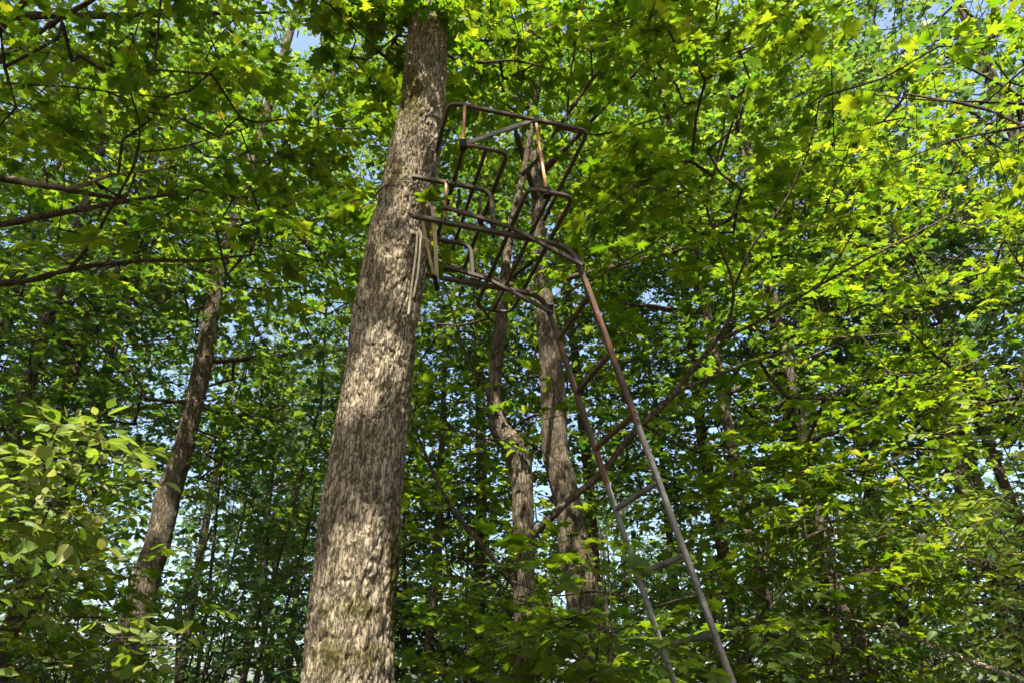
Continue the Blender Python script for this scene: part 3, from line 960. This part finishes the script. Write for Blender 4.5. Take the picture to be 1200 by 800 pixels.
forest('thin leaning trunk half hidden in leaves above the pale-leaved bush', [(600, 38, 47), (487, 63, 75), (428, 84, 95), (314, 121, 132)],
       11.5, 19, (.06, 0), .025, [blob(1100, (-6.8, 11.5, 11.5), (3.8, 3, 6.5), shell=.25), wedge(120, -80, 200, 300, 620, 9.5, 13, sxy=.5)], 52)
forest('pale thin trunk leaning among sunlit leaves right of the ladder', [(796, 1008, 1030), (755, 1000, 1020), (695, 974, 991), (640, 961, 975), (590, 953, 965)],
       11, 19, (.0, 0), .025, [blob(1300, (4.6, 11, 11.5), (4.0, 3, 6.5), shell=.25), wedge(330, 720, 1250, 260, 760, 9, 13, sxy=.5)], 53)
forest('dark trunk hidden low among leaves behind the ladder foot', [(796, 897, 922), (700, 884, 904), (583, 862, 876), (551, 857, 870), (450, 838, 850)],
       10.2, 19, (-.03, 0), .025, [blob(1000, (2.5, 12.6, 13.0), (3.6, 2.8, 6), shell=.25)], 54)

# the tree out on the left whose limbs reach into the picture
def offstage(label, base, rtop, top, lims, Sp, seed, singles, size=.12, lod=0, n=9, L=.38, zmin=3.0, leaf='maple', traced=(), tilt=.3):
    base = np.array([base[0], base[1], 0.0])
    P = np.array([base + [0, 0, -.12], base + [.04, .03, top * .3], base + [-.03, .05, top * .65], base + [.05, 0, top]])
    t = thing('forest_tree', label, 'tree', base)
    me, tP, tR = trunk_mesh('trunk', P, np.array([rtop * 1.6, rtop * 1.4, rtop, .03]), base, M['bark_grey'], res=.03, plate=.05, depth=.012, seed=seed, moss=moss_at([]))
    link('trunk', me, t)
    sP, sR = [tP[tP[:, 2] > zmin]], [tR[tP[:, 2] > zmin]]
    for pts, d0, d1, r0, r1, m in traced:
        a, b = limb(t, base, pts, d0, d1, r0, r1, m, seed=seed + len(sP))
        sP.append(a); sR.append(b)
    for k, (ang, z0, ln, rise) in enumerate(lims):
        q = np.array([np.interp(z0, tP[:, 2], tP[:, j]) for j in range(3)])
        d = np.array([math.cos(R(ang)), math.sin(R(ang)), 0])
        a, b = free_limb(t, base, [q + d * ln * s_ + np.array([0, 0, rise * ln * s_]) for s_ in (0, .3, .6, 1)], .05, .014, seed=k + seed)
        sP.append(a); sR.append(b)
    crown(t, base, np.vstack(sP), np.concatenate(sR), Sp, leaf, lod, n=n, L=L, size=size, seed=seed, singles=singles, tilt=tilt)
    return t
LB = (-5.6, 4.6)
def from_left(z, pts, d):        # a limb that starts at the left-hand tree's trunk
    return pts
offstage('broad maple whose dark forked limbs reach across from beside the pale-leaved bush', LB, .13, 12, [(10, 5, 2.6, .4), (60, 6, 3, .5), (-30, 6.5, 3, .5), (150, 6, 3, .5), (230, 7, 3, .5), (20, 8, 3, .5)],
    np.vstack([wedge(480, -120, 430, -80, 330, 4.6, 8.0, sxy=.36, sz=.08), blob(220, (-5.6, 4.6, 8.5), (3, 3, 3))]), 61, 300,
    traced=[([(-330, 420), (-150, 372), (-20, 335), (40, 328), (82, 315), (165, 305), (235, 306), (300, 298)], 7.0, 6.0, .045, .009, 'twig'),
            ([(82, 315), (105, 290), (130, 245), (158, 195), (166, 150), (150, 100)], 6.3, 5.6, .018, .006, 'twig'),
            ([(166, 178), (200, 176), (250, 162), (290, 150)], 5.7, 5.5, .009, .004, 'twig'),
            ([(-250, 260), (-100, 225), (0, 208), (40, 214), (85, 222), (130, 205), (195, 198)], 7.3, 6.4, .04, .01, 'dead'),
            ([(-200, 190), (-80, 120), (0, 68), (30, 50), (72, 22), (110, 0), (160, -40)], 7.2, 6.6, .05, .016, 'bark_grey'),
            ([(-60, 105), (0, 98), (60, 100), (130, 108), (210, 116)], 6.6, 6.2, .014, .005, 'twig')])
offstage('tall maple with sunlit yellow-green leaves reaching in beyond the bending dead branch', (9.4, 7.4), .14, 13, [(180, 5.5, 3.2, .4), (150, 6.5, 3, .5), (215, 6, 3.3, .45), (100, 7, 3, .5), (270, 6.5, 3.2, .5), (190, 8.5, 3, .6)],
    np.vstack([wedge(640, 930, 1350, -60, 600, 6.0, 9.5, sxy=.42, sz=.08), blob(200, (8.5, 7, 9), (3, 3, 3))]), 62, 300,
    traced=[([(1420, 560), (1300, 620), (1200, 672), (1165, 658), (1115, 650)], 8.0, 5.6, .03, .008, 'dead'),
            ([(1330, 300), (1210, 330), (1195, 470), (1172, 430), (1160, 415)], 8.0, 7.4, .022, .008, 'bark_grey'),
            ([(1350, 90), (1200, 122), (1150, 120), (1090, 118), (1030, 112)], 7.6, 7.0, .02, .005, 'twig')], tilt=.32)
# unseen trees added behind the photographer, so that their crowns break up the sunlight
offstage('unseen leafy tree added behind the photographer to dapple the sunlight', (-2.9, -4.6), .16, 13, [(0, 6, 3, .5), (70, 7, 3.4, .5), (140, 7, 3, .5), (220, 6.5, 3, .5), (300, 8, 3, .5), (50, 9, 2.6, .6)],
    np.vstack([blob(1500, (-2.0, -2.6, 10.2), (4.4, 3.8, 3.0), shell=.15)] + [at_y(x_, y_, 3.44) + TO_SUN * RNG.uniform(6.5, 9.5, (5, 1)) + RNG.normal(0, .13, (5, 3)) for x_, y_ in ((400, 610), (440, 600), (410, 565), (450, 550), (420, 525), (455, 505), (430, 480), (470, 440), (470, 350), (455, 335), (460, 265), (475, 210), (490, 140))]), 63, 0, lod=1)  # small leaf clumps added along the sun rays to cast the trunk's shade bands
offstage('second unseen leafy tree added further behind the photographer to break up the sunlight', (3.6, -6.5), .16, 15, [(0, 7, 3, .5), (100, 8, 3.4, .5), (150, 7, 3, .5), (220, 7.5, 3, .5), (300, 9, 3, .5), (60, 10, 2.6, .6)],
    np.vstack([blob(1000, (3.4, -3.4, 11.6), (4.2, 3.8, 3.0), shell=.15)]), 64, 0, lod=1)

# ------------------------------------------------------------------ understory
def clear_rail(Sp):              # nothing grows through the ladder where its rails stand free
    x, y, d = project(Sp)
    t = np.clip((y - 300) / 500, 0, 1.1)
    r_near = np.abs(x - (676 + t * 181)) < 48
    l_far = (np.abs(x - (630 + t * 158)) < 40) & (y < 690)
    return Sp[~((r_near | l_far) & (d < 5.2))]

def bush(name, label, cat, base, stems, Sp, kind, size, seed, singles=300, n=8, L=.25, tilt=.35, lod=0, twigmat='twig', traced=(), group=None):
    base = np.array([base[0], base[1], 0.0])
    t = thing(name, label, cat, base, group)
    rg = np.random.default_rng(seed)
    sP, sR = [], []
    for k in range(stems[0]):
        a = rg.uniform(0, 6.28); sp = rg.uniform(.05, stems[2])
        pts = [base + [.05 * math.cos(a), .05 * math.sin(a), -.05]] + [base + [sp * math.cos(a) * s_ ** 1.5, sp * math.sin(a) * s_ ** 1.5, stems[1] * s_] for s_ in (.3, .6, 1)]
        me, p, q = limb_mesh('stem', np.array(pts), np.linspace(stems[3], stems[3] * .3, 4), base, M['bark_dark'], seed=seed + k)
        link('stem', me, t)
        m = p[:, 2] > stems[1] * .25
        sP.append(p[m]); sR.append(q[m])
    for pts, d0, d1, r0, r1, m in traced:
        a, b = limb(t, base, pts, d0, d1, r0, r1, m, seed=seed + len(sP))
        sP.append(a); sR.append(b)
    Sp = clear_rail(Sp)
    crown(t, base, np.vstack(sP), np.concatenate(sR), Sp, kind, lod, n=n, L=L, size=size, seed=seed, singles=singles, tilt=tilt, r0=.002, gaps=False, twigmat=twigmat)
    return t
bush('leafy_bush', 'pale yellow-green bush of oval leaves in front of the leaning dappled trunk', 'bush', (-2.75, 3.0), (5, 2.6, .5, .014),
     np.vstack([wedge(120, -120, 115, 500, 610, 2.8, 3.6, per=5, sxy=.12, sz=.07), wedge(66, -150, 130, 620, 820, 3.1, 4.3, per=5, sxy=.2, sz=.1), blob(60, (-2.9, 3.0, 1.9), (.7, .5, .6), sxy=.2)]),
     'oval', .085, 71, tilt=.55)
bush('maple_sapling', 'shaded maple sapling with flat layered leaves around the ladder foot', 'sapling', (.62, 4.75), (3, 2.7, .5, .014),
     np.vstack([wedge(150, 490, 900, 665, 830, 4.2, 6.2, sxy=.25, sz=.05), wedge(60, 600, 790, 660, 800, 3.3, 4.2, sxy=.22, sz=.04), blob(60, (.6, 4.9, 2.1), (.9, .7, .5), sxy=.3)]),
     'maple', .10, 72, tilt=.25, L=.3,
     traced=[([(735, 700), (700, 690), (650, 700), (600, 680)], 4.9, 5.2, .01, .004, 'twig'), ([(735, 720), (800, 700), (880, 690)], 4.9, 5.4, .01, .004, 'twig')])
bush('leafy_bush', 'green shrub of oval leaves around the long bare dead branch', 'bush', (4.4, 5.4), (5, 3.6, .9, .016),
     np.vstack([wedge(150, 1010, 1280, 540, 800, 5.0, 7.2, sxy=.3, sz=.12), blob(90, (4.6, 5.5, 2.6), (1.2, 1, 1.2), sxy=.3)]),
     'oval', .095, 73, tilt=.4, L=.3)
bush('maple_sapling', 'bright maple sapling between the ladder foot and the long dead branch', 'sapling', (2.6, 6.4), (3, 3.2, .7, .016),
     np.vstack([wedge(260, 800, 1110, 540, 830, 5.6, 8.0, sxy=.35, sz=.08), blob(60, (2.6, 6.4, 2.6), (1, .8, .9), sxy=.3)]),
     'maple', .105, 74, tilt=.3, L=.32)
bush('maple_sapling', 'low maple sapling behind the pale-leaved bush', 'sapling', (-4.4, 6.0), (3, 2.8, .7, .015),
     np.vstack([wedge(150, -40, 190, 560, 830, 5.0, 7.5, sxy=.35, sz=.09), blob(50, (-4.4, 6, 2.2), (1, .8, .7), sxy=.3)]),
     'maple', .105, 75, tilt=.3, L=.32)
bush('maple_sapling', 'feathery sapling in shade between the thick trunk and the crooked tree', 'sapling', (-.35, 8.4), (3, 3.0, .7, .016),
     np.vstack([wedge(120, 455, 620, 560, 830, 7.4, 9.5, sxy=.4, sz=.09)]), 'maple', .11, 76, tilt=.3, L=.34)
# the long bare branch lying over at the lower right
db = at_depth(1260, 822, 5.2)
dead = thing('dead_branch', 'long bare pale branch bending down through the shrub of oval leaves', 'branch', (db[0], db[1], 0))
DBB = np.array([db[0], db[1], 0])
Pd = np.vstack([[db + [.35, -.1, -db[2] - .05]], [at_depth(a, b, c) for a, b, c in ((1260, 822, 5.2), (1190, 793, 5.3), (1130, 772, 5.5), (1070, 745, 5.7), (1030, 733, 5.9), (985, 722, 6.2))]])
me, a, b = limb_mesh('stem', Pd, np.array([.03, .022, .018, .016, .012, .009, .004]), DBB, M['dead'], seed=5)
link('stem', me, dead)

# ------------------------------------------------------------------ the woods behind: copies of a few trees
def prototype(label, seed, top, nsp, crad, size, zc, thick, low=True):
    base = np.zeros(3)
    rg = np.random.default_rng(seed)
    t = thing('forest_tree', label, 'tree', base, 'slender trees in the woods behind' if low else 'thin poles in the open woods')
    P = np.array([[0, 0, -.15], [rg.normal(0, .1), rg.normal(0, .1), top * .35], [rg.normal(0, .25), rg.normal(0, .2), top * .7], [rg.normal(0, .3), rg.normal(0, .3), top]])
    me, tP, tR = trunk_mesh('trunk', P, np.array([thick, thick * .85, thick * .55, .02]), base, M['bark_grey'], res=.05, plate=.08, depth=.012, seed=seed, moss=moss_at([]))
    link('trunk', me, t)
    m = tP[:, 2] > top * .3
    Sp = blob(nsp, (0, 0, zc), crad, per=8, sxy=.55, sz=.2, rg=rg, shell=.3)
    if low is None:
        t['group'] = 'undergrowth saplings'; t['category'] = 'sapling'; t.name = 'undergrowth_sapling'
    if low:
        Sp = np.vstack([Sp, blob(nsp // 8, (0, 0, top * .3), (1.8, 1.8, top * .22), per=6, sxy=.5, sz=.15, rg=rg, shell=.2)])
    crown(t, base, tP[m], tR[m], Sp, 'maple', 2, n=8, L=.5, size=size, tilt=.5, seed=seed, r0=.004, gaps=False)
    return t
FARLABEL = 'slender tree of the woods behind, trunk and leaves blending with its neighbours'
protos = [prototype(FARLABEL, 81, 13, 560, (2.7, 2.7, 5.0), .14, 8.0, .11), prototype(FARLABEL, 82, 16, 640, (3.0, 3.0, 6.4), .135, 10.0, .13),
          prototype(FARLABEL, 83, 9, 380, (2.0, 2.0, 3.2), .13, 5.6, .06), prototype(FARLABEL, 84, 11, 330, (1.7, 1.7, 4.4), .13, 6.4, .05)]
FARLABEL2 = 'thin bare pole of a young tree with a small high crown behind'
protos.append(prototype(FARLABEL2, 85, 10, 70, (1.2, 1.2, 2.4), .17, 7.6, .045, low=False))
FARLABEL3 = 'low leafy undergrowth sapling in the woods behind the taller trunks'
protos.append(prototype(FARLABEL3, 86, 4.6, 330, (2.0, 2.0, 1.7), .12, 2.5, .03, low=None))
used = set()
def place(k, x, y, s):
    src = protos[k]
    if k not in used:
        o = src; used.add(k)
    else:
        o = src.copy(); COL.objects.link(o)
        for ch in src.children:
            c = ch.copy(); COL.objects.link(c); c.parent = o
    o.location = (x, y, -.02); o.scale = (s, s, s * random.uniform(.92, 1.1))
    o.rotation_euler = (random.uniform(-.06, .06), random.uniform(-.06, .06), random.uniform(0, 6.28))
spots = []
tries = 0
while len(spots) < 24 and tries < 6000:
    tries += 1
    d = 13 + 34 * random.random() ** 1.2
    az = R(random.uniform(-52, 52))
    x, y = d * math.sin(az), d * math.cos(az)
    if -27 < math.degrees(az) < -11 and d < 19:
        continue
    if all(math.hypot(x - a, y - b) > 2.6 for a, b in spots):
        spots.append((x, y)); place(random.choice([0, 1, 2, 3] if d < 24 else [0, 0, 1, 1, 2]), x, y, random.uniform(.85, 1.2))
for px, D, k, sc in ((20, 15, 1, 1.25), (230, 26, 1, 1.3), (300, 30, 0, 1.3), (400, 17, 1, 1.3), (560, 18, 1, 1.3), (700, 17, 1, 1.25), (870, 16, 1, 1.25), (1060, 15, 1, 1.2)):
    p = at_y(px, 720, D); spots.append((p[0], p[1])); place(k, p[0], p[1], sc)
for x, y, sc in ((8.6, 12.5, 1.45), (11.5, 12, 1.5), (6.6, 15.5, 1.5), (11, 16, 1.5), (-10.5, 13, 1.45)):
    spots.append((x, y)); place(1, x, y, sc)
ring = []
while len(ring) < 22:            # the same woods, added unseen behind and beside the photographer to block sky light
    d = random.uniform(9.5, 22)
    az = R(random.uniform(72, 288))
    x, y = d * math.sin(az), d * math.cos(az)
    if not (abs(math.degrees(az) - 190) < 24 and d < 15) and all(math.hypot(x - a, y - b) > 3.0 for a, b in ring):
        ring.append((x, y)); place(random.choice([0, 1, 0, 1]), x, y, random.uniform(1.1, 1.45))
for px, D, k in ((318, 14, 4), (296, 17, 4), (335, 15.5, 4), (262, 18, 4), (280, 21, 4), (306, 20, 4), (345, 23, 4), (240, 22, 4), (328, 19, 4), (255, 15, 4), (475, 15, 2), (550, 16, 3)):
    p = at_y(px, 700, D); place(k, p[0], p[1], random.uniform(.8, 1.1))

under = []
while len(under) < 16:           # undergrowth that hides the foot of the woods
    d = random.uniform(11, 27); az = R(random.uniform(-46, 46))
    x, y = d * math.sin(az), d * math.cos(az)
    if all(math.hypot(x - a, y - b) > 2.4 for a, b in under):
        under.append((x, y)); place(5, x, y, random.uniform(.8, 1.25))

# the far edge of the woods, one leafy mass
def distant_woods():
    rg = np.random.default_rng(5)
    n = 15000
    az = R(1) * rg.uniform(-75, 75, n)
    cl = .5 + .5 * np.sin(az * 23 + 1) * np.sin(az * 61 + 2)
    d = rg.uniform(44, 60, n)
    z = (rg.random(n) ** 1.15) * (9 + 9 * cl)
    P = np.stack([d * np.sin(az), d * np.cos(az), z], 1)
    X = norm(rg.normal(0, 1, (n, 3))); Yv = norm(np.cross(rg.normal(0, 1, (n, 3)) + [0, 0, 1.2], X)); Z = np.cross(X, Yv)
    V, F, k = leaf_arrays(MAPLE_FAR, P, X, Yv, Z, rg.uniform(.35, .8, n))
    link('distant_woods', mesh_np('distant_woods', V, F, 3, M['far'], {'tint': ('FACE', np.repeat(rg.random(n), k))}), None,
         kind='stuff', label='sunlit far edge of the woods seen between the trunks', category='woods')
distant_woods()
